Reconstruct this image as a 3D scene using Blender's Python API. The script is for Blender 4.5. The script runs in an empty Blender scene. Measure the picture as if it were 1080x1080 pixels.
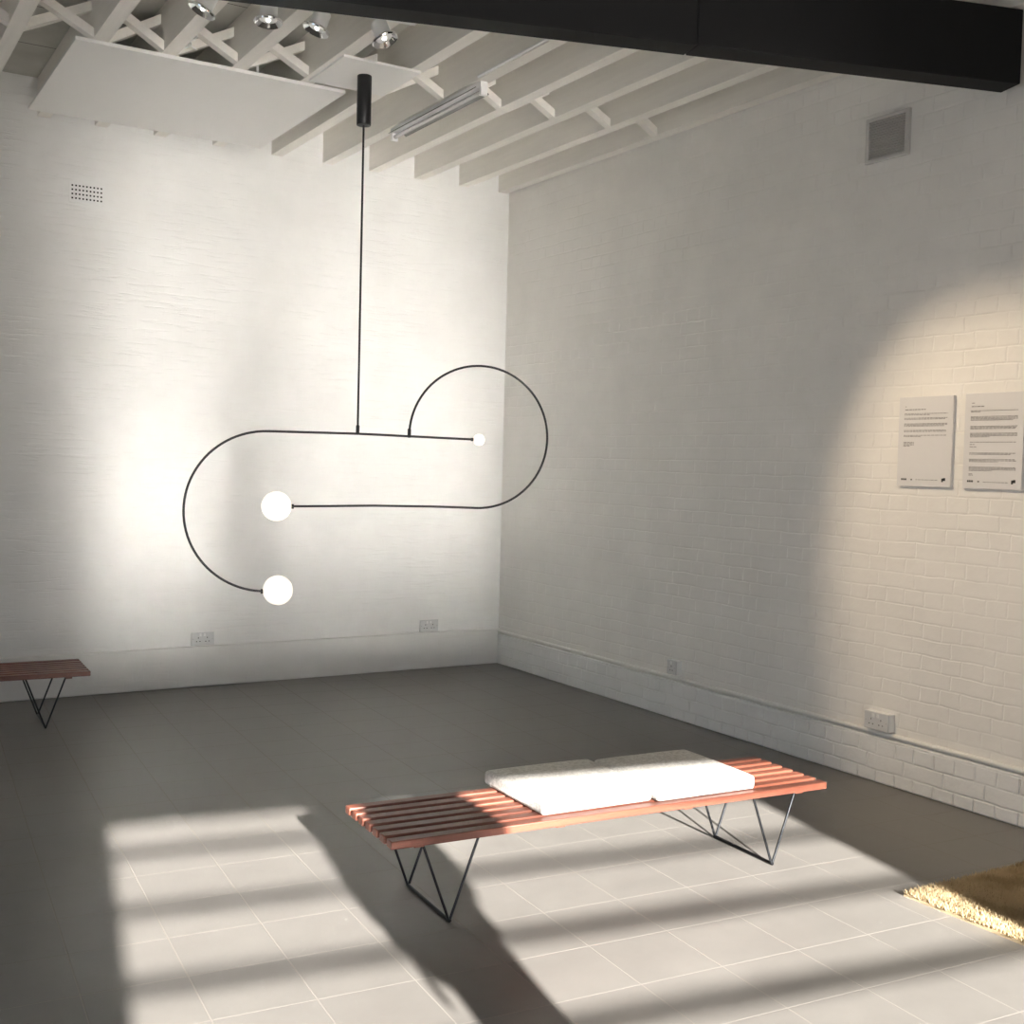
import bpy, bmesh, math, random
from mathutils import Vector, Matrix
random.seed(7)
sc = bpy.context.scene
col = sc.collection
PI = math.pi

# ------------------------------------------------------------------ helpers
def V(*a): return Vector(a)

class MB:
    """collects shapes; build() links them as one mesh object"""
    def __init__(s): s.v = []; s.f = []; s.m = []; s.mi = 0
    def add(s, vs, fs):
        o = len(s.v); s.v += [tuple(p) for p in vs]
        for f in fs: s.f.append(tuple(i + o for i in f)); s.m.append(s.mi)
        return s
    def box(s, x0, x1, y0, y1, z0, z1, M=None):
        vs = [V(x, y, z) for z in (z0, z1) for y in (y0, y1) for x in (x0, x1)]
        if M: vs = [M @ p for p in vs]
        return s.add(vs, [(0, 2, 3, 1), (4, 5, 7, 6), (0, 1, 5, 4), (2, 6, 7, 3), (0, 4, 6, 2), (1, 3, 7, 5)])
    def tube(s, pts, r, n=12, closed=False, caps=True):
        pts = [Vector(p) for p in pts]; N = len(pts)
        rs = r if isinstance(r, (list, tuple)) else [r] * N
        rings = []; up = None
        for i, p in enumerate(pts):
            a = pts[max(i - 1, 0)]; b = pts[min(i + 1, N - 1)]
            if closed: a = pts[i - 1]; b = pts[(i + 1) % N]
            t = (b - a).normalized()
            if up is None:
                up = V(0, 0, 1) if abs(t.z) < .9 else V(1, 0, 0)
            up = (up - t * up.dot(t)).normalized(); w = t.cross(up)
            rings.append([p + (up * math.cos(2 * PI * k / n) + w * math.sin(2 * PI * k / n)) * rs[i] for k in range(n)])
        vs = [q for g in rings for q in g]; fs = []
        for i in range(N if closed else N - 1):
            j = (i + 1) % N
            for k in range(n):
                l = (k + 1) % n
                fs.append((i * n + k, j * n + k, j * n + l, i * n + l))
        if caps and not closed:
            fs.append(tuple(range(n))); fs.append(tuple((N - 1) * n + k for k in reversed(range(n))))
        return s.add(vs, fs)
    def lathe(s, prof, n=24, M=None):
        """prof: (r, z) list turned about local z"""
        vs = []; fs = []
        for r, z in prof:
            for k in range(n):
                p = V(r * math.cos(2 * PI * k / n), r * math.sin(2 * PI * k / n), z)
                vs.append(M @ p if M else p)
        for i in range(len(prof) - 1):
            for k in range(n):
                l = (k + 1) % n
                fs.append((i * n + k, i * n + l, (i + 1) * n + l, (i + 1) * n + k))
        return s.add(vs, fs)
    def ball(s, c, r, n=32, m=20, sz=None):
        c = Vector(c); sz = sz or (1, 1, 1)
        vs = [c + V(0, 0, r * sz[2])]; fs = []
        for i in range(1, m):
            a = PI * i / m
            for k in range(n):
                b = 2 * PI * k / n
                vs.append(c + V(r * sz[0] * math.sin(a) * math.cos(b), r * sz[1] * math.sin(a) * math.sin(b), r * sz[2] * math.cos(a)))
        vs.append(c - V(0, 0, r * sz[2]))
        for k in range(n):
            l = (k + 1) % n
            fs.append((0, 1 + k, 1 + l))
            for i in range(m - 2): fs.append((1 + i * n + k, 1 + (i + 1) * n + k, 1 + (i + 1) * n + l, 1 + i * n + l))
            fs.append((len(vs) - 1, 1 + (m - 2) * n + l, 1 + (m - 2) * n + k))
        return s.add(vs, fs)
    def build(s, name, mat, parent=None, smooth=False, bevel=0, segs=2):
        me = bpy.data.meshes.new(name); me.from_pydata(s.v, [], s.f); me.update()
        bm = bmesh.new(); bm.from_mesh(me)
        bmesh.ops.recalc_face_normals(bm, faces=bm.faces); bm.to_mesh(me); bm.free()
        mats = mat if isinstance(mat, (list, tuple)) else [mat]
        for m in mats: me.materials.append(m)
        if len(mats) > 1: me.polygons.foreach_set('material_index', s.m)
        o = bpy.data.objects.new(name, me); col.objects.link(o)
        if parent: o.parent = parent
        if smooth: smoothed(o)
        if bevel:
            b = o.modifiers.new('bevel', 'BEVEL'); b.width = bevel; b.segments = segs; b.limit_method = 'ANGLE'; b.angle_limit = .6
            b.harden_normals = False
            smoothed(o)
        return o

def smoothed(o, ang=.7):
    me = o.data
    me.polygons.foreach_set('use_smooth', [True] * len(me.polygons))
    try: me.set_sharp_from_angle(angle=ang)
    except Exception: pass

def tag(o, label, cat=None, group=None, kind=None):
    o['label'] = label
    if cat: o['category'] = cat
    if group: o['group'] = group
    if kind: o['kind'] = kind
    return o
def struct(o, label=None):
    o['kind'] = 'structure'
    if label: o['label'] = label
    return o
def empty(name, loc=(0, 0, 0), rz=0):
    o = bpy.data.objects.new(name, None); col.objects.link(o)
    o.location = loc; o.rotation_euler = (0, 0, rz); o.empty_display_size = .1
    return o
def copy_tree(o, parent=None):
    c = o.copy(); col.objects.link(c); c.parent = parent
    for ch in [x for x in bpy.data.objects if x.parent == o]: copy_tree(ch, c)
    return c

# ------------------------------------------------------------------ materials
def mat(name, rgb, rough=.5, metal=0, spec=.5):
    m = bpy.data.materials.new(name); m.use_nodes = True
    b = m.node_tree.nodes['Principled BSDF']
    b.inputs['Base Color'].default_value = (*rgb, 1); b.inputs['Roughness'].default_value = rough
    b.inputs['Metallic'].default_value = metal; b.inputs['Specular IOR Level'].default_value = spec
    return m
class NT:
    def __init__(s, m): s.t = m.node_tree; s.b = s.t.nodes['Principled BSDF']
    def n(s, typ, **kw):
        x = s.t.nodes.new(typ)
        for k, v in kw.items():
            if k.startswith('i_'): x.inputs[k[2:].replace('_', ' ')].default_value = v
            else: setattr(x, k, v)
        return x
    def l(s, a, b): s.t.links.new(a, b)
    def math(s, op, a, b=None, c=None):
        x = s.t.nodes.new('ShaderNodeMath'); x.operation = op
        for i, q in enumerate((a, b, c)):
            if q is None: continue
            if isinstance(q, (int, float)): x.inputs[i].default_value = q
            else: s.l(q, x.inputs[i])
        return x.outputs[0]
    def coord(s): return s.n('ShaderNodeTexCoord').outputs['Object']
    def noise(s, vec, scale, detail=4, rough=.55):
        x = s.n('ShaderNodeTexNoise'); x.inputs['Scale'].default_value = scale
        x.inputs['Detail'].default_value = detail; x.inputs['Roughness'].default_value = rough
        s.l(vec, x.inputs['Vector']); return x.outputs[0]
    def mapping(s, vec, loc=(0, 0, 0), rot=(0, 0, 0), scale=(1, 1, 1)):
        x = s.n('ShaderNodeMapping'); x.inputs['Location'].default_value = loc
        x.inputs['Rotation'].default_value = rot; x.inputs['Scale'].default_value = scale
        s.l(vec, x.inputs['Vector']); return x.outputs[0]
    def ramp(s, fac, stops):
        x = s.n('ShaderNodeValToRGB'); e = x.color_ramp.elements
        while len(e) < len(stops): e.new(.5)
        for el, (p, c) in zip(e, stops): el.position = p; el.color = (*c, 1)
        s.l(fac, x.inputs[0]); return x.outputs[0]
    def mix(s, fac, a, b):
        x = s.n('ShaderNodeMix'); x.data_type = 'RGBA'
        if isinstance(fac, (int, float)): x.inputs[0].default_value = fac
        else: s.l(fac, x.inputs[0])
        for i, q in ((6, a), (7, b)):
            if isinstance(q, tuple): x.inputs[i].default_value = (*q, 1)
            else: s.l(q, x.inputs[i])
        return x.outputs[2]
    def bump(s, h, strength, dist, prev=None):
        x = s.n('ShaderNodeBump'); x.inputs['Strength'].default_value = strength; x.inputs['Distance'].default_value = dist
        s.l(h, x.inputs['Height'])
        if prev is not None: s.l(prev, x.inputs['Normal'])
        return x.outputs[0]

def brick_paint(name, rgb, axis, joint=.6, rough=.55, streak=0.):
    """white paint over brickwork: the joints only half show through the coats"""
    m = mat(name, rgb, rough, 0, .35); t = NT(m); c = t.coord()
    sep = t.n('ShaderNodeSeparateXYZ'); t.l(c, sep.inputs[0])
    cmb = t.n('ShaderNodeCombineXYZ')
    t.l(sep.outputs['X' if axis == 'x' else 'Y'], cmb.inputs[0]); t.l(sep.outputs['Z'], cmb.inputs[1])
    wob = t.n('ShaderNodeTexNoise'); wob.inputs['Scale'].default_value = 6; wob.inputs['Detail'].default_value = 2
    t.l(cmb.outputs[0], wob.inputs['Vector'])
    add = t.n('ShaderNodeVectorMath', operation='MULTIPLY_ADD'); t.l(wob.outputs['Color'], add.inputs[0])
    add.inputs[1].default_value = (.034, .020, 0); t.l(cmb.outputs[0], add.inputs[2])
    def brick(w, sq=1., fr=2):
        b = t.n('ShaderNodeTexBrick'); b.offset = .5; b.squash = sq; b.squash_frequency = fr
        b.inputs['Scale'].default_value = 1; b.inputs['Mortar Size'].default_value = .0075
        b.inputs['Mortar Smooth'].default_value = 1.0; b.inputs['Brick Width'].default_value = w; b.inputs['Row Height'].default_value = .075
        b.inputs['Color1'].default_value = (1, 1, 1, 1); b.inputs['Color2'].default_value = (.55, .55, .55, 1); b.inputs['Mortar'].default_value = (.78, .78, .78, 1)
        t.l(add.outputs[0], b.inputs['Vector']); return b
    b = brick(.225, .5, 2)
    vis = t.noise(t.mapping(cmb.outputs[0], scale=(1, 1.6, 1)), 3.2, 4)
    vis = t.ramp(vis, [(.36, (.25,) * 3), (.64, (1,) * 3)])
    h = t.math('MULTIPLY', b.outputs['Fac'], vis)
    sp2 = t.n('ShaderNodeSeparateXYZ'); t.l(add.outputs[0], sp2.inputs[0])
    row = t.math('ABSOLUTE', t.math('SUBTRACT', t.math('FRACT', t.math('DIVIDE', sp2.outputs['Y'], .075)), .5))
    row = t.math('GREATER_THAN', row, .385)          # bed joints are filled flusher than the upright joints
    h = t.math('MULTIPLY', h, t.math('MULTIPLY_ADD', row, -.5, 1.0))
    h = t.math('MULTIPLY', h, -1.25)
    tone = t.math('MULTIPLY', b.outputs['Color'], .45)
    h = t.math('ADD', h, tone)
    lum = t.noise(c, 26, 5, .6); big = t.noise(c, 7, 3, .5)
    h2 = t.math('ADD', t.math('MULTIPLY', lum, .42), t.math('MULTIPLY', big, .75))
    n = t.bump(h, joint, .006); n = t.bump(h2, joint * .8, .006, n)
    if streak:
        st = t.noise(t.mapping(cmb.outputs[0], scale=(2.2, 24, 1)), 1.6, 5, .6)
        n = t.bump(t.ramp(st, [(.52, (1,) * 3), (.62, (.0,) * 3)]), streak, .003, n)
    t.l(n, t.b.inputs['Normal'])
    dirt = t.noise(c, 3.1, 6, .6)
    t.l(t.ramp(dirt, [(.3, tuple(x * .93 for x in rgb)), (.7, rgb)]), t.b.inputs['Base Color'])
    return m

def tile_floor():
    m = mat('floor_tiles', (.3, .29, .27), .4); t = NT(m); c = t.coord()
    p = .297; ang = -.07
    mp = t.mapping(c, loc=(-.0091, .0118, 0), rot=(0, 0, -ang))
    br = t.n('ShaderNodeTexBrick'); br.offset = 0; br.squash = 1
    for k, v in (('Scale', 1), ('Mortar Size', .0023), ('Mortar Smooth', .25), ('Brick Width', p), ('Row Height', p), ('Bias', 0)):
        br.inputs[k].default_value = v
    br.inputs['Color1'].default_value = (.42, .42, .42, 1); br.inputs['Color2'].default_value = (.58, .58, .58, 1); br.inputs['Mortar'].default_value = (.5, .5, .5, 1)
    t.l(mp, br.inputs['Vector'])
    cl = t.noise(c, 5, 6, .6); fine = t.noise(c, 60, 4, .6)
    base = t.ramp(cl, [(.3, (0.13, 0.122, 0.114)), (.72, (0.158, 0.15, 0.139))])
    base = t.mix(t.math('MULTIPLY', br.outputs['Color'], .5), base, (0.174, 0.165, 0.152))
    base = t.mix(t.math('MULTIPLY', fine, .12), base, (0.211, 0.201, 0.185))
    base = t.mix(br.outputs['Fac'], base, (.235, .220, .198))
    t.b.inputs['IOR'].default_value = 1.38
    t.l(base, t.b.inputs['Base Color'])
    r = t.math('ADD', t.math('MULTIPLY', cl, .06), .295)
    r = t.math('MULTIPLY_ADD', br.outputs['Fac'], .5, r)
    t.l(r, t.b.inputs['Roughness'])
    n = t.bump(t.math('MULTIPLY', br.outputs['Fac'], -1), .9, .003)
    n = t.bump(t.noise(c, 2.2, 3), .12, .01, n)
    t.l(n, t.b.inputs['Normal'])
    return m

def wood(name, dark, light, rough=.38):
    m = mat(name, light, rough); t = NT(m); c = t.coord()
    g = t.noise(t.mapping(c, scale=(1.4, 26, 26)), 1.7, 6, .6)
    g2 = t.noise(t.mapping(c, scale=(3, 150, 150)), 1.2, 3, .5)
    f = t.math('ADD', t.math('MULTIPLY', g, .75), t.math('MULTIPLY', g2, .25))
    t.l(t.ramp(f, [(.33, dark), (.66, light)]), t.b.inputs['Base Color'])
    t.l(t.bump(f, .12, .002), t.b.inputs['Normal'])
    return m

def boucle():
    m = mat('boucle_fabric', (.72, .70, .66), .95, 0, .1); t = NT(m); c = t.coord()
    vo = t.n('ShaderNodeTexVoronoi'); vo.inputs['Scale'].default_value = 190; t.l(c, vo.inputs['Vector'])
    no = t.noise(c, 75, 5, .7)
    h = t.math('ADD', t.math('MULTIPLY', vo.outputs['Distance'], -.8), no)
    t.l(t.bump(h, .9, .004), t.b.inputs['Normal'])
    t.l(t.ramp(no, [(.3, (.50, .48, .44)), (.62, (.80, .78, .74))]), t.b.inputs['Base Color'])
    return m

def painted_timber(name, rgb):
    m = mat(name, rgb, .5, 0, .4); t = NT(m); c = t.coord()
    g = t.noise(t.mapping(c, scale=(14, 1.2, 14)), 2.0, 5, .6)
    t.l(t.ramp(g, [(.3, tuple(x * .93 for x in rgb)), (.7, rgb)]), t.b.inputs['Base Color'])
    t.l(t.bump(g, .25, .003), t.b.inputs['Normal'])
    return m

def ceiling_board():
    m = mat('ceiling_boards', (.60, .59, .54), .8, 0, .2); t = NT(m); c = t.coord()
    sep = t.n('ShaderNodeSeparateXYZ'); t.l(c, sep.inputs[0])
    fr = t.math('FRACT', t.math('DIVIDE', sep.outputs['Y'], .60))
    seam = t.math('LESS_THAN', fr, .013)
    g = t.noise(c, 4, 4)
    base = t.ramp(g, [(.3, (.52, .51, .47)), (.7, (.62, .61, .57))])
    t.l(t.mix(seam, base, (.12, .11, .10)), t.b.inputs['Base Color'])
    t.l(t.bump(seam, .5, .004), t.b.inputs['Normal'])
    return m

PAINT = (.84, .82, .785)
M_back = brick_paint('white_paint_smooth_brick', (.85, .845, .83), 'x', .05, .5, .5)
M_right = brick_paint('white_paint_brick', PAINT, 'y', .50, .55)
M_plinth = brick_paint('white_paint_plinth', (.80, .79, .77), 'x', .08, .5, .25)
M_plinth_r = brick_paint('white_paint_plinth_brick', (.82, .82, .81), 'y', 1.0, .5)
M_plain = brick_paint('white_paint_other', (.82, .81, .78), 'x', .3, .6)
M_floor = tile_floor()
M_joist = painted_timber('white_painted_joist', (.86, .83, .78))
M_strut = painted_timber('white_painted_strut', (.86, .83, .78))
M_board = ceiling_board()
M_panel = mat('white_board', (.84, .83, .81), .6)
M_beam = mat('black_painted_steel', (.009, .009, .0095), .6, 0, .2)
M_black = mat('black_metal', (.012, .012, .013), .42, .3)
M_rod = mat('black_steel_rod', (.03, .032, .036), .32, .85)
M_globe = mat('opal_glass', (.9, .88, .84), .3)
b = M_globe.node_tree.nodes['Principled BSDF']; b.inputs['Emission Color'].default_value = (1, .90, .74, 1); b.inputs['Emission Strength'].default_value = .85
M_wood = wood('red_brown_hardwood', (.105, .033, .021), (.185, .058, .034))
M_cush = boucle()
M_plastic = mat('white_plastic', (.80, .80, .79), .35)
M_plate = mat('socket_plate_plastic', (.62, .62, .62), .4)
M_dark = mat('dark_hole', (.012, .012, .012), .7)
M_grey = mat('grey_plastic', (.45, .45, .44), .5)
M_chrome = mat('chrome', (.85, .85, .86), .08, 1)
M_white = mat('white_enamel', (.82, .82, .81), .35)
M_bulb = mat('lamp_lens', (.9, .9, .9), .1)
b = M_bulb.node_tree.nodes['Principled BSDF']; b.inputs['Emission Color'].default_value = (1, .95, .86, 1); b.inputs['Emission Strength'].default_value = 6
M_tube = mat('fluorescent_tube_glass', (.55, .55, .54), .25)
M_reflector = mat('batten_reflector', (.20, .20, .19), .4)
M_poster = mat('poster_board', (.70, .69, .69), .55)
M_ink = mat('grey_ink', (.20, .19, .19), .7)
M_inkb = mat('black_ink', (.02, .02, .02), .7)
M_vent = mat('vent_metal_painted', (.60, .585, .56), .5)
M_rugbase = mat('rug_backing', (.40, .31, .19), .95)
M_ext = mat('outside_bounce_paving', (.24, .23, .215), .34, 0, .5); M_ext.node_tree.nodes['Principled BSDF'].inputs['IOR'].default_value = 1.132  # unseen paving, its gloss added to throw sun onto ceiling and back wall

# ------------------------------------------------------------------ camera
CAM = V(-4.52812, -7.55722, 1.52484)
yaw, pitch, roll, fpx = .548951742, -.0426171789, .0252385504, 1228.35679
fw = V(math.sin(yaw) * math.cos(pitch), math.cos(yaw) * math.cos(pitch), math.sin(pitch))
r = V(math.cos(yaw), -math.sin(yaw), 0); u = r.cross(fw)
r2 = r * math.cos(roll) + u * math.sin(roll); u2 = u * math.cos(roll) - r * math.sin(roll)
cd = bpy.data.cameras.new('camera'); cam = bpy.data.objects.new('camera', cd); col.objects.link(cam)
cam.matrix_world = Matrix(((r2.x, u2.x, -fw.x, CAM.x), (r2.y, u2.y, -fw.y, CAM.y), (r2.z, u2.z, -fw.z, CAM.z), (0, 0, 0, 1)))
cd.sensor_width = 36; cd.sensor_fit = 'HORIZONTAL'; cd.lens = fpx / 1080 * 36; cd.clip_start = .02
sc.camera = cam

# ------------------------------------------------------------------ room shell
H = 3.528            # underside of the joists
TOP = 3.755          # underside of the ceiling boards
XL = -6.6            # left wall
FS = -.165           # the shopfront wall is not square to the room
def fy(x): return -9.12 + FS * (x + 2)
struct(MB().add([V(XL - .2, .2, 0), V(.25, .2, 0), V(.25, fy(.25), 0), V(XL - .2, fy(XL - .2), 0),
                 V(XL - .2, .2, -.15), V(.25, .2, -.15), V(.25, fy(.25), -.15), V(XL - .2, fy(XL - .2), -.15)],
                [(0, 1, 2, 3), (7, 6, 5, 4), (0, 4, 5, 1), (1, 5, 6, 2), (2, 6, 7, 3), (3, 7, 4, 0)]).build('floor', M_floor))
struct(MB().box(XL, 0, 0, .25, 0, 4.0).build('wall_back', M_back))
struct(MB().box(0, .25, fy(0) - .2, .25, 0, 4.0).build('wall_right', M_right))
wl = MB(); WY0, WY1, WZ0, WZ1 = -7.4, -3.6, .5, 2.2       # unseen side window, added to fill the room with light
wl.box(XL - .2, XL, fy(XL) - .2, WY0, 0, 4.0); wl.box(XL - .2, XL, WY1, .25, 0, 4.0)
wl.box(XL - .2, XL, WY0, WY1, 0, WZ0); wl.box(XL - .2, XL, WY0, WY1, WZ1, 4.0)
struct(wl.build('wall_left', M_plain))
wf = MB()
for y in (WY0 + .03, (WY0 * 2 + WY1) / 3, (WY0 + 2 * WY1) / 3, WY1 - .03): wf.box(XL - .12, XL - .06, y - .03, y + .03, WZ0, WZ1)
wf.box(XL - .12, XL - .06, WY0, WY1, WZ0, WZ0 + .06); wf.box(XL - .12, XL - .06, WY0, WY1, WZ1 - .06, WZ1)
struct(wf.build('window_fill', mat('white_fill_window_frame', (.8, .8, .78), .4)))
struct(MB().box(XL, 0, fy(0) - .1, 0, TOP, TOP + .05).build('ceiling', M_board))
# low plinth course standing proud of both walls
struct(MB().box(XL, 0, -.022, 0, 0, .268).build('baseboard_back', M_plinth, bevel=.008))
q = MB().box(-.022, 0, fy(0), -.022, 0, .226)
struct(q.build('baseboard_right', M_plinth_r, bevel=.008))
struct(MB().tube([(-.0135, fy(0), .2465), (-.0135, -.03, .2465)], .0125, 12).build('trim_1', mat('white_paint_bead', (.80, .785, .755), .5), smooth=True))
# shopfront wall with one wide barred opening
d = V(1, FS, 0).normalized(); FM = Matrix.Translation(V(-2, -9.12, 0)) @ Matrix(((d.x, -d.y, 0, 0), (d.y, d.x, 0, 0), (0, 0, 1, 0), (0, 0, 0, 1)))
k = math.sqrt(1 + FS * FS)
OX0, OX1, OZ1 = (-4.54 + 2) * k, (-1.78 + 2) * k, 2.168
w = MB()
w.box((XL + 2) * k, OX0, -.12, 0, 0, 4.0, FM); w.box(OX1, 2.0 * k, -.12, 0, 0, 4.0, FM)
w.box(OX0, OX1, -.12, 0, OZ1, 4.0, FM); w.box(OX0, OX1, -.12, 0, 0, .08, FM)
struct(w.build('wall_front', M_plain))
gr = struct(empty('window_1', FM @ V((OX0 + OX1) / 2, -.03, .08)))
for i, z in enumerate([1.936, 1.736, 1.538, 1.334, 1.13, .93, .73, .53, .33]):
    o = MB().box(OX0, OX1, -.045, -.015, z - .0155, z + .0155, FM).build('window_bar', M_beam); o.parent = gr
    o.matrix_parent_inverse = Matrix.Translation(-gr.location)
o = MB().box(OX0, OX1, -.045, -.015, 2.058, 2.150, FM).build('window_rail', M_beam); o.parent = gr; o.matrix_parent_inverse = Matrix.Translation(-gr.location)
struct(MB().box(-30, 30, -40, -9.9, -.12, -.02).build('ground_outside', M_ext), 'unseen paving outside the shopfront, added to bounce sunlight indoors')

# ------------------------------------------------------------------ roof timbers
JX = [-.097, -.43, -.795, -1.145, -1.49, -1.852, -2.25, -2.625, -2.985, -3.315, -3.69, -4.05, -4.41, -4.77, -5.13, -5.49, -5.85, -6.21]
JW = .075
jo = MB().box(0, JW, -8.55, -.002, H, TOP - .001).build('ceiling_joist', M_joist)
for i, x in enumerate(JX):
    o = jo if i == 0 else jo.copy()
    if i: col.objects.link(o)
    o.location.x = x; struct(o); o['group'] = 'white ceiling joists'
    o['label'] = 'white painted ceiling joist running to the back wall'
def strut_pair(i):
    a = JX[i + 1] + JW; bx = JX[i]; y = -1.85 - .095 * (a + bx) / 2 - .012 * (i % 2)
    for s in (0, 1):
        p, q = ((V(a, y - .03, TOP - .055), V(bx, y - .03, H + .022)) if s == 0 else (V(a, y + .035, H + .022), V(bx, y + .035, TOP - .055)))
        t = (q - p).normalized(); n = V(0, 1, 0).cross(t).normalized()
        hw, hh = .026, .021
        m = MB(); vs = []
        for e in (p, q):
            for sy in (-1, 1):
                for sn in (-1, 1):
                    c = e + V(0, 1, 0) * sy * hw + n * sn * hh
                    c = c + t * ((e.x - c.x) / t.x)       # cut flush with the joist's side
                    vs.append(c)
        m.add(vs, [(0, 1, 3, 2), (4, 6, 7, 5), (0, 4, 5, 1), (2, 3, 7, 6), (0, 2, 6, 4), (1, 5, 7, 3)])
        o = struct(m.build('ceiling_strut', M_strut)); o['group'] = 'diagonal struts between the joists'
        o['label'] = 'white diagonal herringbone strut between two ceiling joists'
for i in range(12): strut_pair(i)
# boxed black beam, skewed to the room
bd = V(1, -.3098, 0).normalized(); BM = Matrix.Translation(V(0, -4.287, 0)) @ Matrix(((bd.x, -bd.y, 0, 0), (bd.y, bd.x, 0, 0), (0, 0, 1, 0), (0, 0, 0, 1)))
bm_ = MB()
hw = .064
bm_.box(-6.95, -1.532, -hw, hw, 3.204, 3.520, BM); bm_.box(-1.526, -.035, -hw, hw, 3.204, 3.520, BM); bm_.box(-1.54, -1.515, -hw + .004, hw - .004, 3.208, 3.518, BM)
o = struct(bm_.build('ceiling_beam', M_beam, bevel=.004), 'black steel beam crossing under the joists')

# ------------------------------------------------------------------ boards under the joists
pn = MB().box(-3.395, -1.992, -1.562, -.185, H - .019, H - .001).build('ceiling_panel', M_panel)
tag(pn, 'large white flat board fixed under the joists near the back wall', 'ceiling panel')
hr = MB().tube([(-2.50, -1.60, TOP - .005), (-2.50, -1.60, H - .012)], .006, 8).build('hanger_rod', M_white, smooth=True)
hr.parent = pn; 
pn2 = MB().box(-2.225, -1.80, -2.085, -1.625, H - .013, H - .001).build('ceiling_panel', M_panel)
tag(pn2, 'small white square board behind the pendant lamp\'s black canister', 'ceiling panel')
cb = MB()
pts = [V(-2.90 + .05 * math.sin(k * .9), -1.66 + .04 * math.cos(k * .7), TOP - .01 - (TOP - H - .02) * k / 11) for k in range(12)]
cb.tube(pts, .006, 8)
pts = [V(-2.86 + .035 * math.sin(k * 1.1 + 1), -1.65 + .03 * math.cos(k * .9), TOP - .03 - (TOP - H - .04) * k / 11) for k in range(12)]
cb.tube(pts, .005, 8)
tag(cb.build('cable', M_white, smooth=True), 'loose white cable curling down between joists above the large board', 'cable')
cn = MB().tube([(-1.500, -2.16, H + .009), (-1.500, -3.70, H + .009)], .008, 8)
tag(cn.build('conduit', M_white, smooth=True), 'thin white conduit running along a joist from the fluorescent batten to the beam', 'conduit')

# fluorescent batten
fx = empty('fluorescent_light', (-1.452, -1.59, H))
tag(fx, 'unlit fluorescent batten fixed lengthwise under a ceiling joist', 'ceiling light')
MB().box(-.022, .022, -.55, .55, -.032, -.001).build('batten_body', M_white, fx, bevel=.003)
MB().add([V(-.022, -.50, -.02), V(-.022, .50, -.02), V(-.058, .50, -.045), V(-.058, -.50, -.045), V(-.022, -.50, -.024), V(-.022, .50, -.024), V(-.058, .50, -.049), V(-.058, -.50, -.049)],
         [(0, 1, 2, 3), (7, 6, 5, 4), (0, 4, 5, 1), (2, 6, 7, 3), (0, 3, 7, 4), (1, 5, 6, 2)]).build('reflector', M_reflector, fx)
MB().add([V(.022, -.50, -.02), V(.022, .50, -.02), V(.058, .50, -.045), V(.058, -.50, -.045), V(.022, -.50, -.024), V(.022, .50, -.024), V(.058, .50, -.049), V(.058, -.50, -.049)],
         [(0, 1, 2, 3), (7, 6, 5, 4), (0, 4, 5, 1), (2, 6, 7, 3), (0, 3, 7, 4), (1, 5, 6, 2)]).build('reflector', M_reflector, fx)
MB().tube([(0, -.53, -.052), (0, .53, -.052)], .013, 14).build('lamp_tube', M_tube, fx, smooth=True)
for s in (-1, 1): MB().box(-.02, .02, s * .54 - .014, s * .54 + .014, -.074, -.03).build('lamp_holder', M_white, fx, bevel=.004)

# track with chrome spotlights, half hidden by the beam
TS = -.158
tr = MB(); td = V(1, TS, 0).normalized(); TM = Matrix.Translation(V(-2.3, -2.69, 0)) @ Matrix(((td.x, -td.y, 0, 0), (td.y, td.x, 0, 0), (0, 0, 1, 0), (0, 0, 0, 1)))
tr.box(-1.0, .16, -.017, .017, 3.497, 3.525, TM)
tag(tr.build('lighting_track', M_white, bevel=.002), 'white lighting track under the joists that carries the spotlights', 'track')
def make_spot():
    e = empty('spotlight')
    MB().tube([(0, 0, .0575), (0, 0, .030)], .008, 10).build('stem', M_white, e, smooth=True)
    MB().lathe([(0, .046), (.036, .046), (.038, .042), (.038, -.025), (.040, -.030), (.0, -.030)], 28).build('lamp_housing', M_white, e, smooth=True)
    rim = MB().lathe([(.037, -.022), (.060, -.034), (.062, -.040), (.058, -.046), (.052, -.043), (.035, -.028), (.02, -.018), (0, -.016)], 32).build('reflector', M_chrome, e, smooth=True)
    MB().ball((0, 0, -.030), .010, 16, 10).build('bulb', M_bulb, rim, smooth=True)
    return e
sp0 = make_spot()
spots = [((-3.06, -2.57, 3.438), (-.45, .10), 'leftmost chrome spotlight of the row, tilted left at the beam edge'),
         ((-2.80, -2.612, 3.438), (0, .08), 'second chrome spotlight from the left, pointing straight down'),
         ((-2.58, -2.646, 3.438), (-.32, .10), 'third chrome spotlight from the left, tilted slightly left'),
         ((-2.30, -2.692, 3.438), (.42, .12), 'rightmost chrome spotlight in view, tilted right, above the small board'),
         ((-2.215, -3.23, 3.443), None, 'spotlight behind the beam under a joist, aimed at the posters')]
aim = V(0, -4.46, .98)
for i, (p, tl, lb) in enumerate(spots):
    o = sp0 if i == 0 else copy_tree(sp0)
    o.location = p
    if tl:      # tilt about the viewing direction and a touch towards the back wall; the stem stays upright
        R = (Matrix.Rotation(-tl[0], 4, V(fw.x, fw.y, 0).normalized()) @ Matrix.Rotation(-tl[1], 4, r)).to_euler()
    else:
        R = (aim - Vector(p)).to_track_quat('-Z', 'Y').to_euler()
    for ch in [x for x in bpy.data.objects if x.parent == o]:
        if not ch.name.startswith('stem'): ch.rotation_euler = R
    tag(o, lb, 'spotlight', 'chrome spotlights on the track')

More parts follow.
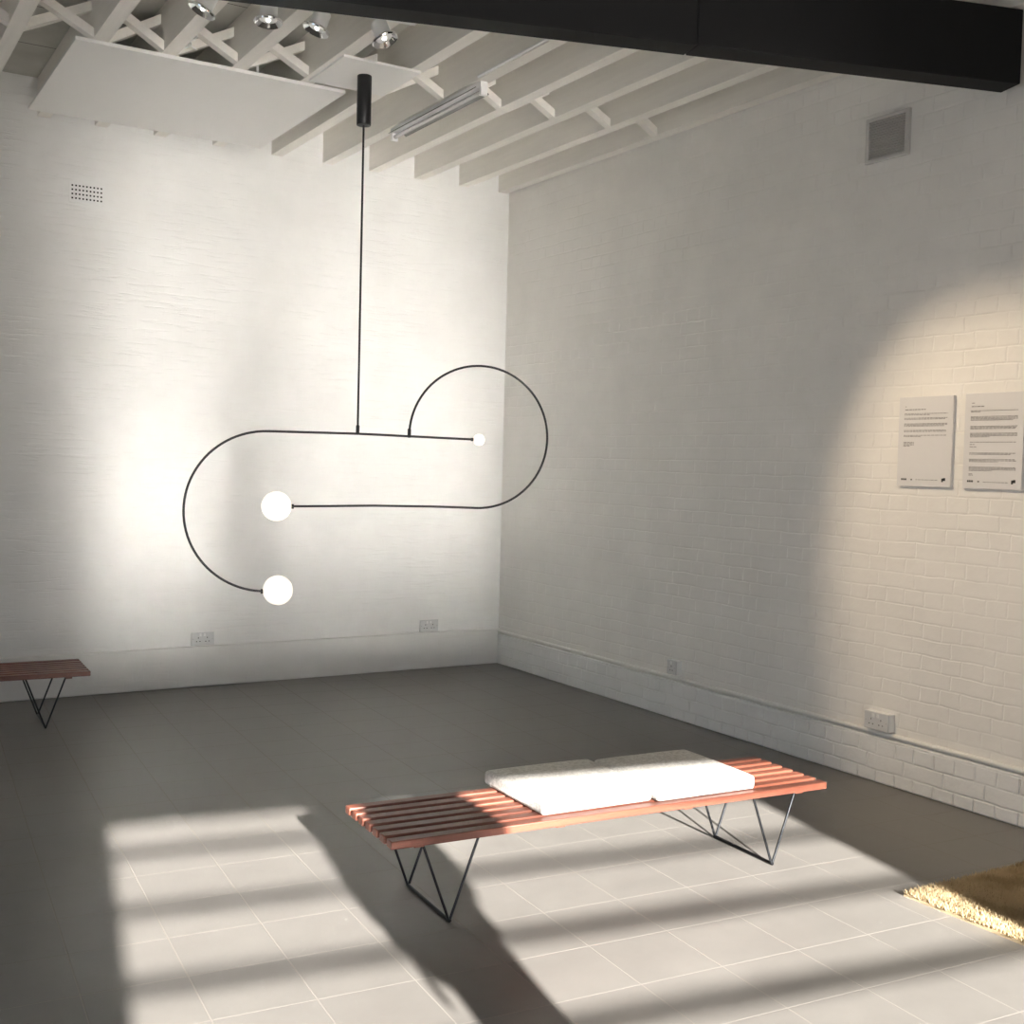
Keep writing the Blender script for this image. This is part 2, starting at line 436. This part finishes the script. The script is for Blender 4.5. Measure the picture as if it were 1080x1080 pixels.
# ------------------------------------------------------------------ pendant lamp
pe = empty('pendant_lamp', (-2.02, -1.877, 0))
tag(pe, 'black mobile pendant lamp of two curved arms with three glowing globes', 'pendant lamp')
pd = V(.96, -.28, 0).normalized()
def P(s, z): return V(pd.x * s, pd.y * s, z)
MB().lathe([(0, 3.5148), (.036, 3.5148), (.0375, 3.512), (.0375, 3.262), (.036, 3.260), (0, 3.260)], 32).build('canopy', M_black, pe, smooth=True)
MB().tube([(0, 0, 3.262), (0, 0, 1.66)], .0055, 12).build('stem', M_black, pe, smooth=True)
MB().lathe([(0, 1.700), (.008, 1.700), (.0095, 1.695), (.0095, 1.650), (0, 1.648)], 16).build('collar', M_black, pe, smooth=True)
A = [P(.628, 1.643), P(.28, 1.6495), P(.0, 1.655), P(-.25, 1.6545)]
R1, c1s, c1z = .4155, -.4635, 1.2380
A += [P(c1s + R1 * math.cos(a), c1z + R1 * math.sin(a)) for a in [PI / 2 + PI * k / 48 for k in range(49)]]
A.append(P(-.470, 1.2380 - R1))
# short soft join between the straight and the bend
MB().tube(A, .0062, 12).build('arm', M_black, pe, smooth=True)
R2, c2s, c2z = .3845, .660, 1.6565
Bp = [P(c2s + R2 * math.cos(a), c2z + R2 * math.sin(a)) for a in [PI - 1.5 * PI * k / 72 for k in range(73)]]
Bp += [P(.40, 1.2765), P(.1, 1.2765), P(-.338, 1.2665)]
MB().tube(Bp, .0062, 12).build('arm', M_black, pe, smooth=True)
s0 = P(.2755, 0)
MB().lathe([(0, 1.690), (.008, 1.690), (.0095, 1.686), (.0095, 1.643), (0, 1.641)], 16, Matrix.Translation(s0)).build('collar', M_black, pe, smooth=True)
for (s, z, rad, cs) in ((-.4, .828, .0765, -1), (-.4145, 1.2662, .0765, 1), (.6575, 1.642, .0315, -1)):
    g = MB().ball(P(s, z), rad, 40, 26).build('globe', M_globe, pe, smooth=True)
    zc = {.828: 1.2380 - R1, 1.2662: 1.2662, 1.642: 1.6425}[z]
    e1 = P(s + cs * (rad - .004), zc); e2 = P(s + cs * (rad + .012), zc)
    MB().tube([e1, e2], .0125 if rad > .05 else .009, 16).build('globe_cap', M_black, g, smooth=True)

# ------------------------------------------------------------------ slatted benches
SZ0, SZ1 = .283, .310
def make_bench():
    e = empty('slatted_bench')
    L, W, n, sw = 1.82, .435, 7, .043
    for i in range(n):
        y = -W / 2 + (W - sw) * i / (n - 1)
        MB().box(-L / 2, L / 2, y, y + sw, SZ0, SZ1).build('slat', M_wood, e, bevel=.0035)
    for x in (-.80, -.27, .27, .80):
        MB().box(x - .018, x + .018, -W / 2 + .03, W / 2 - .03, SZ0 - .014, SZ0 - .0005).build('cross_batten', M_wood, e, bevel=.002)
    for sx in (-1, 1):
        x = sx * .6825; m = MB(); rr = .0048; zf = .0062
        for sy in (-1, 1):
            y = sy * .176
            pts = [V(x - .105, y, SZ0 - .001), V(x - .100, y, SZ0 - .012)]
            pts += [V(x - .006, y, zf + .012), V(x - .003, y, zf + .003), V(x, y, zf), V(x + .003, y, zf + .003), V(x + .006, y, zf + .012)]
            pts += [V(x + .100, y, SZ0 - .012), V(x + .105, y, SZ0 - .001)]
            m.tube(pts, rr, 10)
            m.box(x - .125, x - .085, y - .012, y + .012, SZ0 - .004, SZ0 - .0005); m.box(x + .085, x + .125, y - .012, y + .012, SZ0 - .004, SZ0 - .0005)
        m.tube([V(x, -.181, zf), V(x, .181, zf)], .0062, 10)
        m.build('leg', M_rod, e, smooth=True)
    return e
bn = make_bench(); bn.location = (-2.005, -4.10, 0); bn.rotation_euler.z = math.atan(-.0656)
tag(bn, 'sunlit slatted wooden bench with two pale cushions, in the middle of the floor', 'bench', 'slatted hardwood benches')
bn2 = copy_tree(bn); bn2.location = (-4.055, -.625, 0); bn2.rotation_euler.z = math.atan(-.045)
tag(bn2, 'shaded slatted wooden bench without cushions, by the back wall', 'bench', 'slatted hardwood benches')

# ------------------------------------------------------------------ cushions
def cushion(name, cx, cy, w, dd, h, rz, seed):
    rnd = random.Random(seed); N = 28
    def hz(a, b):
        e = (1 - abs(a) ** 3.2) * (1 - abs(b) ** 3.2)
        return h - .007 + .010 * e ** .6 + .0016 * math.sin(7 * a + 2.3 * seed) * math.cos(5 * b + seed) * e
    m = MB(); vs = []; fs = []
    for j in range(N + 1):
        for i in range(N + 1):
            a, b_ = -1 + 2 * i / N, -1 + 2 * j / N
            bul = 1 + .006 * math.sin(3 * b_ + seed)
            vs.append(V(a * w / 2 * bul, b_ * dd / 2, hz(a, b_)))
    K = (N + 1) ** 2
    vs += [V(p.x, p.y, 0) for p in vs]
    q = lambda i, j: j * (N + 1) + i
    for j in range(N):
        for i in range(N):
            f = (q(i, j), q(i + 1, j), q(i + 1, j + 1), q(i, j + 1))
            fs.append(f); fs.append(tuple(K + k_ for k_ in reversed(f)))
    for i in range(N):
        for a, b_ in ((q(i, 0), q(i + 1, 0)), (q(i + 1, N), q(i, N)), (q(0, i + 1), q(0, i)), (q(N, i), q(N, i + 1))):
            fs.append((b_, a, K + a, K + b_))
    m.add(vs, fs)
    o = m.build(name, M_cush, bevel=.013, segs=4)
    o.modifiers['bevel'].angle_limit = .9
    smoothed(o, 1.3)
    o.location = (cx, cy, SZ1 + .0005); o.rotation_euler.z = rz
    return o
rz = math.atan(-.0656)
tag(cushion('seat_cushion', -2.110, -4.040, .462, .448, .058, rz + .01, 1), 'off-white boucle cushion on the bench, left of the pair', 'cushion', 'pale cushions on the bench')
tag(cushion('seat_cushion', -1.648, -4.088, .448, .448, .058, rz + .005, 2), 'off-white boucle cushion on the bench, right of the pair', 'cushion', 'pale cushions on the bench')

# ------------------------------------------------------------------ rug
rg = empty('rug', (-.60, -5.55, 0)); rg.rotation_euler.z = -.01
tag(rg, 'straw-coloured shaggy rug lying on the tiles at the right edge', 'rug')
RX, RY = .545, .76
MB().box(-RX, RX, -RY, RY, 0, .010).build('rug_backing', M_rugbase, rg)
mp = mat('rug_pile_straw', (.5, .38, .2), .9, 0, .15); t = NT(mp); c = t.coord()
pat = t.noise(t.mapping(c, scale=(1, 1, .2)), 5.0, 2, .5); fine = t.noise(c, 90, 2)
bs = t.ramp(pat, [(.44, (.34, .255, .148)), (.56, (.56, .45, .28))])
t.l(t.mix(t.math('MULTIPLY', fine, .5), bs, (.68, .57, .38)), t.b.inputs['Base Color'])
tl = t.n('ShaderNodeBsdfTranslucent'); t.l(t.b.inputs['Base Color'].links[0].from_socket, tl.inputs['Color'])
mx = t.n('ShaderNodeMixShader'); mx.inputs[0].default_value = .45
t.l(t.b.outputs[0], mx.inputs[1]); t.l(tl.outputs[0], mx.inputs[2]); t.l(mx.outputs[0], t.t.nodes['Material Output'].inputs['Surface'])
rnd = random.Random(3); m = MB(); vs = []; fs = []
def tufts(x0, x1, y0, y1, n, wd):
    for _ in range(n):
        x = rnd.uniform(x0, x1); y = rnd.uniform(y0, y1); a = rnd.uniform(0, 2 * PI); h = rnd.uniform(.020, .029)
        dx, dy = math.cos(a) * wd, math.sin(a) * wd; lx, ly = rnd.gauss(0, .006), rnd.gauss(0, .006)
        o = len(vs)
        vs.extend([(x - dx, y - dy, .008), (x + dx, y + dy, .008), (x + dx * .9 + lx * .5, y + dy * .9 + ly * .5, h * .65), (x - dx * .9 + lx * .5, y - dy * .9 + ly * .5, h * .65), (x + lx, y + ly, h)])
        fs.extend([(o, o + 1, o + 2, o + 3), (o + 3, o + 2, o + 4)])
tufts(-RX, RX, 0, RY, 42000, .0017); tufts(-RX, RX, -RY, 0, 14000, .003)
m.add(vs, fs)
me = bpy.data.meshes.new('rug_pile'); me.from_pydata(vs, [], fs); me.materials.append(mp)
po = bpy.data.objects.new('rug_pile', me); col.objects.link(po); po.parent = rg; po['kind'] = 'stuff'

# ------------------------------------------------------------------ posters
def poster(y0, y1, z0, z1, lab, lines, blocks):
    e = empty('text_sign', (0, (y0 + y1) / 2, z0)); tag(e, lab, 'sign', 'text boards on the right wall')
    W = abs(y1 - y0); Hh = z1 - z0
    # local x runs towards the camera (-y world), local z up; front face at x_world = -.014
    def pt(uu, vv, dep): return V(-dep, W / 2 - uu * W, Hh * (1 - vv))
    MB().box(-.016, 0, -W / 2, W / 2, 0, Hh).build('board', M_poster, e, bevel=.0008)
    rn = random.Random(int(y0 * 100))
    def rect(mb, u0, u1, v0, v1, dep=.0166):
        a = [pt(u0, v0, dep), pt(u1, v0, dep), pt(u1, v1, dep), pt(u0, v1, dep)]
        mb.add(a + [p + V(.0004, 0, 0) for p in a], [(0, 1, 2, 3), (4, 7, 6, 5), (0, 4, 5, 1), (1, 5, 6, 2), (2, 6, 7, 3), (3, 7, 4, 0)])
    for grp in lines:
        tx = MB()
        for (v0, u0, u1, hh) in grp:
            x = u0
            while x < u1 - .01:
                wl = min(rn.uniform(.018, .065), u1 - x)
                rect(tx, x, x + wl, v0, v0 + hh); x += wl + .012
        tx.build('printed_text', M_ink, e)
    for grp in blocks:
        lg = MB()
        for (u0, u1, v0, v1) in grp: rect(lg, u0, u1, v0, v1)
        lg.build('logo', M_inkb, e)
    return e
def para(v0, n, u0=.105, u1=.90, last=1.0, pitch=.0125, hh=.0068):
    return [(v0 + i * pitch, u0, (u1 if i < n - 1 else u0 + (u1 - u0) * last), hh) for i in range(n)]
LOGO = [[(.085, .112, .915, .935), (.120, .147, .915, .935), (.155, .185, .915, .935)], [(.265, .295, .920, .934)], [(.835, .865, .905, .945), (.8655, .905, .900, .932)]]
L1 = [[(.105, .115, .150, .007)], [(.138, .115, .50, .010)]] + [para(.186, 2, last=.6), para(.235, 2, last=.95), para(.298, 3, last=.93), para(.372, 2, last=.98), para(.428, 2, last=.42)]
L1 += [para(.505, 4, u1=.30, last=.6, pitch=.0145), [(.923, .36, .78, .006)]]
poster(-3.728, -4.036, 1.460, 1.883, 'white A-format text board on the right wall, left of the pair, half blank', L1, LOGO)
L2 = [[(.100, .115, .165, .007)], [(.135, .115, .34, .010)]] + [para(.182, 2, last=.2), para(.243, 4, last=.9), para(.345, 3, last=.96), para(.418, 4, last=.42), para(.510, 1), para(.535, 1, last=.1), para(.560, 1, u1=.22)]
L2 += [para(.625, 2, last=.9), para(.690, 3, last=.62), para(.772, 4, last=.5), para(.845, 2, u1=.18), [(.928, .36, .78, .006)]]
poster(-4.100, -4.400, 1.460, 1.888, 'white A-format text board on the right wall, right of the pair, fully printed', L2, LOGO)

# ------------------------------------------------------------------ vents
vg = empty('wall_vent', (0, -3.588, 3.043)); tag(vg, 'painted louvred metal vent high on the right wall near the beam', 'vent')
Wv, Hv = .266, .220
f = MB()
f.box(-.020, -.001, -Wv / 2, Wv / 2, 0, .018); f.box(-.020, -.001, -Wv / 2, Wv / 2, Hv - .018, Hv)
f.box(-.020, -.001, -Wv / 2, -Wv / 2 + .024, .018, Hv - .018); f.box(-.020, -.001, Wv / 2 - .020, Wv / 2, .018, Hv - .018)
f.build('vent_frame', M_vent, vg, bevel=.002)
lv = MB()
for i in range(15):
    z = .024 + i * .0122
    lv.add([V(-.016, -Wv / 2 + .02, z), V(-.016, Wv / 2 - .016, z), V(-.004, Wv / 2 - .016, z + .009), V(-.004, -Wv / 2 + .02, z + .009),
            V(-.016, -Wv / 2 + .02, z + .0015), V(-.016, Wv / 2 - .016, z + .0015), V(-.004, Wv / 2 - .016, z + .0105), V(-.004, -Wv / 2 + .02, z + .0105)],
           [(0, 1, 2, 3), (7, 6, 5, 4), (0, 4, 5, 1), (2, 6, 7, 3), (0, 3, 7, 4), (1, 5, 6, 2)])
lv.build('louvres', M_vent, vg)
MB().box(-.003, -.001, -Wv / 2 + .01, Wv / 2 - .01, .01, Hv - .01).build('vent_back', M_vent, vg)
ab = empty('air_brick', (-3.022, 0, 3.050)); tag(ab, 'white air brick with four rows of small holes, high on the back wall', 'vent')
g = MB(); NX, NZ = 9, 4; Wa, Ha = .205, .118; px, pz = .0213, .0255
x0, z0 = -(NX - 1) / 2 * px - .004, Ha / 2 - (NZ - 1) / 2 * pz
hs = .0056
for j in range(NZ + 1):
    za = 0 if j == 0 else z0 + (j - 1) * pz + hs; zb = Ha if j == NZ else z0 + j * pz - hs
    g.box(-Wa / 2, Wa / 2, -.010, -.001, za, zb)
for j in range(NZ):
    for i in range(NX + 1):
        xa = -Wa / 2 if i == 0 else x0 + (i - 1) * px + hs; xb = Wa / 2 if i == NX else x0 + i * px - hs
        g.box(xa, xb, -.010, -.001, z0 + j * pz - hs, z0 + j * pz + hs)
g.build('grille', M_white, ab)
MB().box(x0 - .01, x0 + (NX - 1) * px + .01, -.003, -.0008, z0 - .01, z0 + (NZ - 1) * pz + .01).build('vent_back', M_dark, ab)

# ------------------------------------------------------------------ sockets
def socket(W, depth, n, name, body, plug=True):
    """front faces local -y, base at local y = 0"""
    e = empty(name)
    Hs = .086
    if depth > .02:
        MB().box(-W / 2, W / 2, -depth + .009, -.001, 0, Hs).build('back_box', M_white, e, bevel=.003)
    pl = MB().box(-W / 2, W / 2, -depth, -max(depth - .009, .001), 0, Hs).build('face_plate', body, e, bevel=.0035)
    for k in range(n):
        cx = (k - (n - 1) / 2) * .060
        MB().box(cx - .010 + (.016 if n == 2 and k == 0 else -.016 if n == 2 else 0), cx + .004 + (.016 if n == 2 and k == 0 else -.016 if n == 2 else 0), -depth - .003, -depth + .001, .060, .078).build('switch', M_plastic, e, bevel=.001)
        ph = MB()
        ph.box(cx - .0022, cx + .0022, -depth - .0006, -depth + .001, .046, .055)
        for s in (-1, 1): ph.box(cx + s * .011 - .0036, cx + s * .011 + .0036, -depth - .0006, -depth + .001, .024, .029)
        ph.build('pin_holes', M_dark, e)
    for s in (-1, 1):
        MB().lathe([(0, 0), (.0032, 0), (.0032, .001), (0, .001)], 10, Matrix.Translation(V(s * (W / 2 - .012), -depth + .0002, .042)) @ Matrix.Rotation(PI / 2, 4, 'X')).build('screw', M_grey, e)
    return e
s1 = socket(.152, .010, 2, 'wall_socket', M_plate); s1.location = (-2.270, 0, .271)
tag(s1, 'flat double wall socket on the back wall, left one, sitting on the plinth ledge', 'socket', 'flush sockets on the back wall')
s2 = copy_tree(s1); s2.location = (-.598, 0, .271)
tag(s2, 'flat double wall socket on the back wall, right one, near the corner', 'socket', 'flush sockets on the back wall')
s3 = socket(.086, .048, 1, 'wall_socket', M_plate); s3.location = (0, -2.118, .271); s3.rotation_euler.z = -PI / 2
tag(s3, 'small white surface-mounted single socket box low on the right wall', 'socket')
s4 = socket(.148, .048, 2, 'wall_socket', M_plate); s4.location = (0, -3.686, .264); s4.rotation_euler.z = -PI / 2
tag(s4, 'wide white surface-mounted double socket box low on the right wall', 'socket')

# ------------------------------------------------------------------ person whose shadow falls across the bench
M_skin = mat('skin', (.55, .36, .27), .5); M_coat = mat('navy_cloth', (.04, .05, .08), .85); M_trs = mat('charcoal_cloth', (.05, .05, .055), .9)
M_hair = mat('brown_hair', (.06, .035, .02), .7); M_shoe = mat('black_leather', (.02, .02, .02), .4)
def skin_mesh(name, verts, edges, radii, material, parent, root=0, sub=2):
    me = bpy.data.meshes.new(name); me.from_pydata(verts, edges, []); me.update()
    o = bpy.data.objects.new(name, me); col.objects.link(o)
    s = o.modifiers.new('skin', 'SKIN'); s.use_smooth_shade = True
    sd = o.modifiers.new('sub', 'SUBSURF'); sd.levels = sub; sd.render_levels = sub
    if not me.skin_vertices: bpy.context.view_layer.objects.active = o; me.skin_vertices.new() if hasattr(me.skin_vertices, 'new') else None
    for i, v in enumerate(me.skin_vertices[0].data):
        rr = radii[i]; v.radius = rr if isinstance(rr, tuple) else (rr, rr); v.use_root = (i == root)
    dg = bpy.context.evaluated_depsgraph_get(); dg.update()
    nm = bpy.data.meshes.new_from_object(o.evaluated_get(dg)); nm.name = name
    nm.materials.clear(); nm.materials.append(material)
    bpy.data.objects.remove(o)
    o = bpy.data.objects.new(name, nm); col.objects.link(o); o.parent = parent
    smoothed(o, 3)
    return o
pr = empty('person', (-3.245, -7.10, 0)); pr.rotation_euler.z = -.18
tag(pr, 'person standing with back to the light, whose shadow crosses the bench', 'person')
# body: pelvis up to head, arms, legs (facing local +y)
vb = [(0, 0, .95), (0, -.01, 1.12), (0, -.01, 1.30), (0, -.01, 1.45), (0, .005, 1.52), (0, .015, 1.575), (0, .02, 1.655), (0, .010, 1.74),
      (-.15, -.01, 1.44), (-.178, -.02, 1.18), (-.168, .02, .95), (-.162, .035, .90),
      (.15, -.01, 1.44), (.180, -.03, 1.17), (.140, .06, 1.00), (.120, .075, .94),
      (-.045, 0, .86), (-.05, .005, .50), (-.058, -.02, .09), (-.065, .10, .035),
      (.068, 0, .86), (.068, .005, .50), (.068, -.02, .09), (.075, .10, .035)]
eb = [(0, 1), (1, 2), (2, 3), (3, 4), (4, 5), (5, 6), (6, 7), (3, 8), (8, 9), (9, 10), (10, 11), (3, 12), (12, 13), (13, 14), (14, 15), (0, 16), (16, 17), (17, 18), (18, 19), (0, 20), (20, 21), (21, 22), (22, 23)]
rb = [(.13, .10), (.12, .09), (.13, .09), (.10, .07), .055, (.064, .078), (.080, .100), (.066, .085), .05, .042, .03, .034, .05, .042, .03, .034, .072, .052, .036, .035, .072, .052, .036, .035]
skin_mesh('body', vb, eb, rb, M_skin, pr)
# fingers: each its own short chain rooted in the palm
for sx, (hx, hy, hz) in ((-1, (-.162, .035, .90)), (1, (.120, .075, .94))):
    fv = []; fe = []; fr = []
    for k_, (oy, ln) in enumerate(((.026, .075), (.010, .085), (-.006, .08), (-.020, .062))):
        o = len(fv)
        fv += [(hx, hy + oy * .7, hz), (hx + .004 * sx, hy + oy, hz - .05), (hx, hy + oy + .008, hz - .05 - ln * .5), (hx - .012 * sx, hy + oy + .02, hz - .05 - ln)]
        fe += [(o, o + 1), (o + 1, o + 2), (o + 2, o + 3)]; fr += [.011, .0095, .0085, .007]
    o = len(fv); fv += [(hx, hy + .02, hz + .01), (hx - .012 * sx, hy + .045, hz - .02), (hx - .016 * sx, hy + .055, hz - .06)]; fe += [(o, o + 1), (o + 1, o + 2)]; fr += [.012, .010, .008]
    me_v = fv
    for c_ in range(5):
        a, b_ = (c_ * 4, c_ * 4 + 4) if c_ < 4 else (16, 19)
        n_ = b_ - a
        skin_mesh('thumb' if c_ == 4 else 'finger', fv[a:b_], [(q_, q_ + 1) for q_ in range(n_ - 1)], fr[a:b_], M_skin, pr, 0, 1)
jk = MB()
jk.lathe([(0, .925), (.150, .922), (.162, .93), (.165, 1.05), (.168, 1.20), (.182, 1.34), (.168, 1.43), (.120, 1.490), (.075, 1.525), (.068, 1.545), (0, 1.545)], 28, Matrix.Scale(.66, 4, V(0, 1, 0)))
jk.build('jacket', M_coat, pr, smooth=True)
skin_mesh('sleeve', [(-.150, -.01, 1.43), (-.178, -.02, 1.18), (-.172, .015, .98)], [(0, 1), (1, 2)], [.062, .056, .046], M_coat, pr)
skin_mesh('sleeve', [(.150, -.01, 1.43), (.180, -.03, 1.17), (.150, .05, 1.02)], [(0, 1), (1, 2)], [.062, .056, .046], M_coat, pr)
vt = [(0, 0, .95), (-.045, 0, .86), (-.05, .005, .50), (-.058, -.015, .10), (.066, 0, .86), (.066, .005, .50), (.066, -.015, .10)]
skin_mesh('trousers', vt, [(0, 1), (1, 2), (2, 3), (0, 4), (4, 5), (5, 6)], [(.135, .11), .078, .062, .055, .078, .062, .055], M_trs, pr)
for sx in (-1, 1):
    MB().ball((sx * .066, .045, .042), .05, 20, 12, (.95, 2.6, .82)).build('shoe', M_shoe, pr, smooth=True)
hd = MB().ball((0, -.008, 1.712), .108, 24, 16, (.88, 1.04, .98)).build('hair', M_hair, pr, smooth=True)
fc = MB().ball((0, .114, 1.628), .016, 12, 8, (.8, 1.3, 1.5)).build('nose', M_skin, pr, smooth=True)
for sx in (-1, 1): MB().ball((sx * .032, .104, 1.658), .011, 12, 8).build('eye', M_hair, pr, smooth=True)
MB().ball((0, .098, 1.588), .022, 14, 8, (1, .5, .3)).build('mouth', mat('lips', (.45, .2, .17), .5), pr, smooth=True)

# ------------------------------------------------------------------ light
EL = math.radians(18.6); az = V(.178, .984, 0).normalized()
sd = V(az.x * math.cos(EL), az.y * math.cos(EL), -math.sin(EL))
sl = bpy.data.lights.new('sun', 'SUN'); sl.energy = 45; sl.angle = math.radians(.8); sl.color = (1, .955, .895)
so = bpy.data.objects.new('sun', sl); col.objects.link(so); so.rotation_euler = sd.to_track_quat('-Z', 'Y').to_euler(); so.location = (-4, -14, 6)
wd = bpy.data.worlds.new('sky'); sc.world = wd; wd.use_nodes = True
bg = wd.node_tree.nodes['Background']; bg.inputs[0].default_value = (.72, .84, 1, 1); bg.inputs[1].default_value = 1.5
sp = bpy.data.lights.new('poster_spot', 'SPOT'); sp.energy = 230; sp.spot_size = 2 * .405; sp.spot_blend = .6; sp.color = (1, .80, .56); sp.shadow_soft_size = .03
spo = bpy.data.objects.new('poster_spot', sp); col.objects.link(spo)
dirn = (aim - V(-2.215, -3.23, 3.443)).normalized(); spo.location = V(-2.215, -3.23, 3.443) + dirn * .06; spo.rotation_euler = dirn.to_track_quat('-Z', 'Y').to_euler()

sc.cycles.diffuse_bounces = 8; sc.cycles.blur_glossy = 0; sc.cycles.sample_clamp_indirect = 0; sc.cycles.max_bounces = 16
vs_ = sc.view_settings; sc.display_settings.display_device = 'sRGB'
vs_.view_transform = 'Standard'; vs_.look = 'None'; vs_.exposure = 0; vs_.gamma = 1; vs_.use_curve_mapping = False
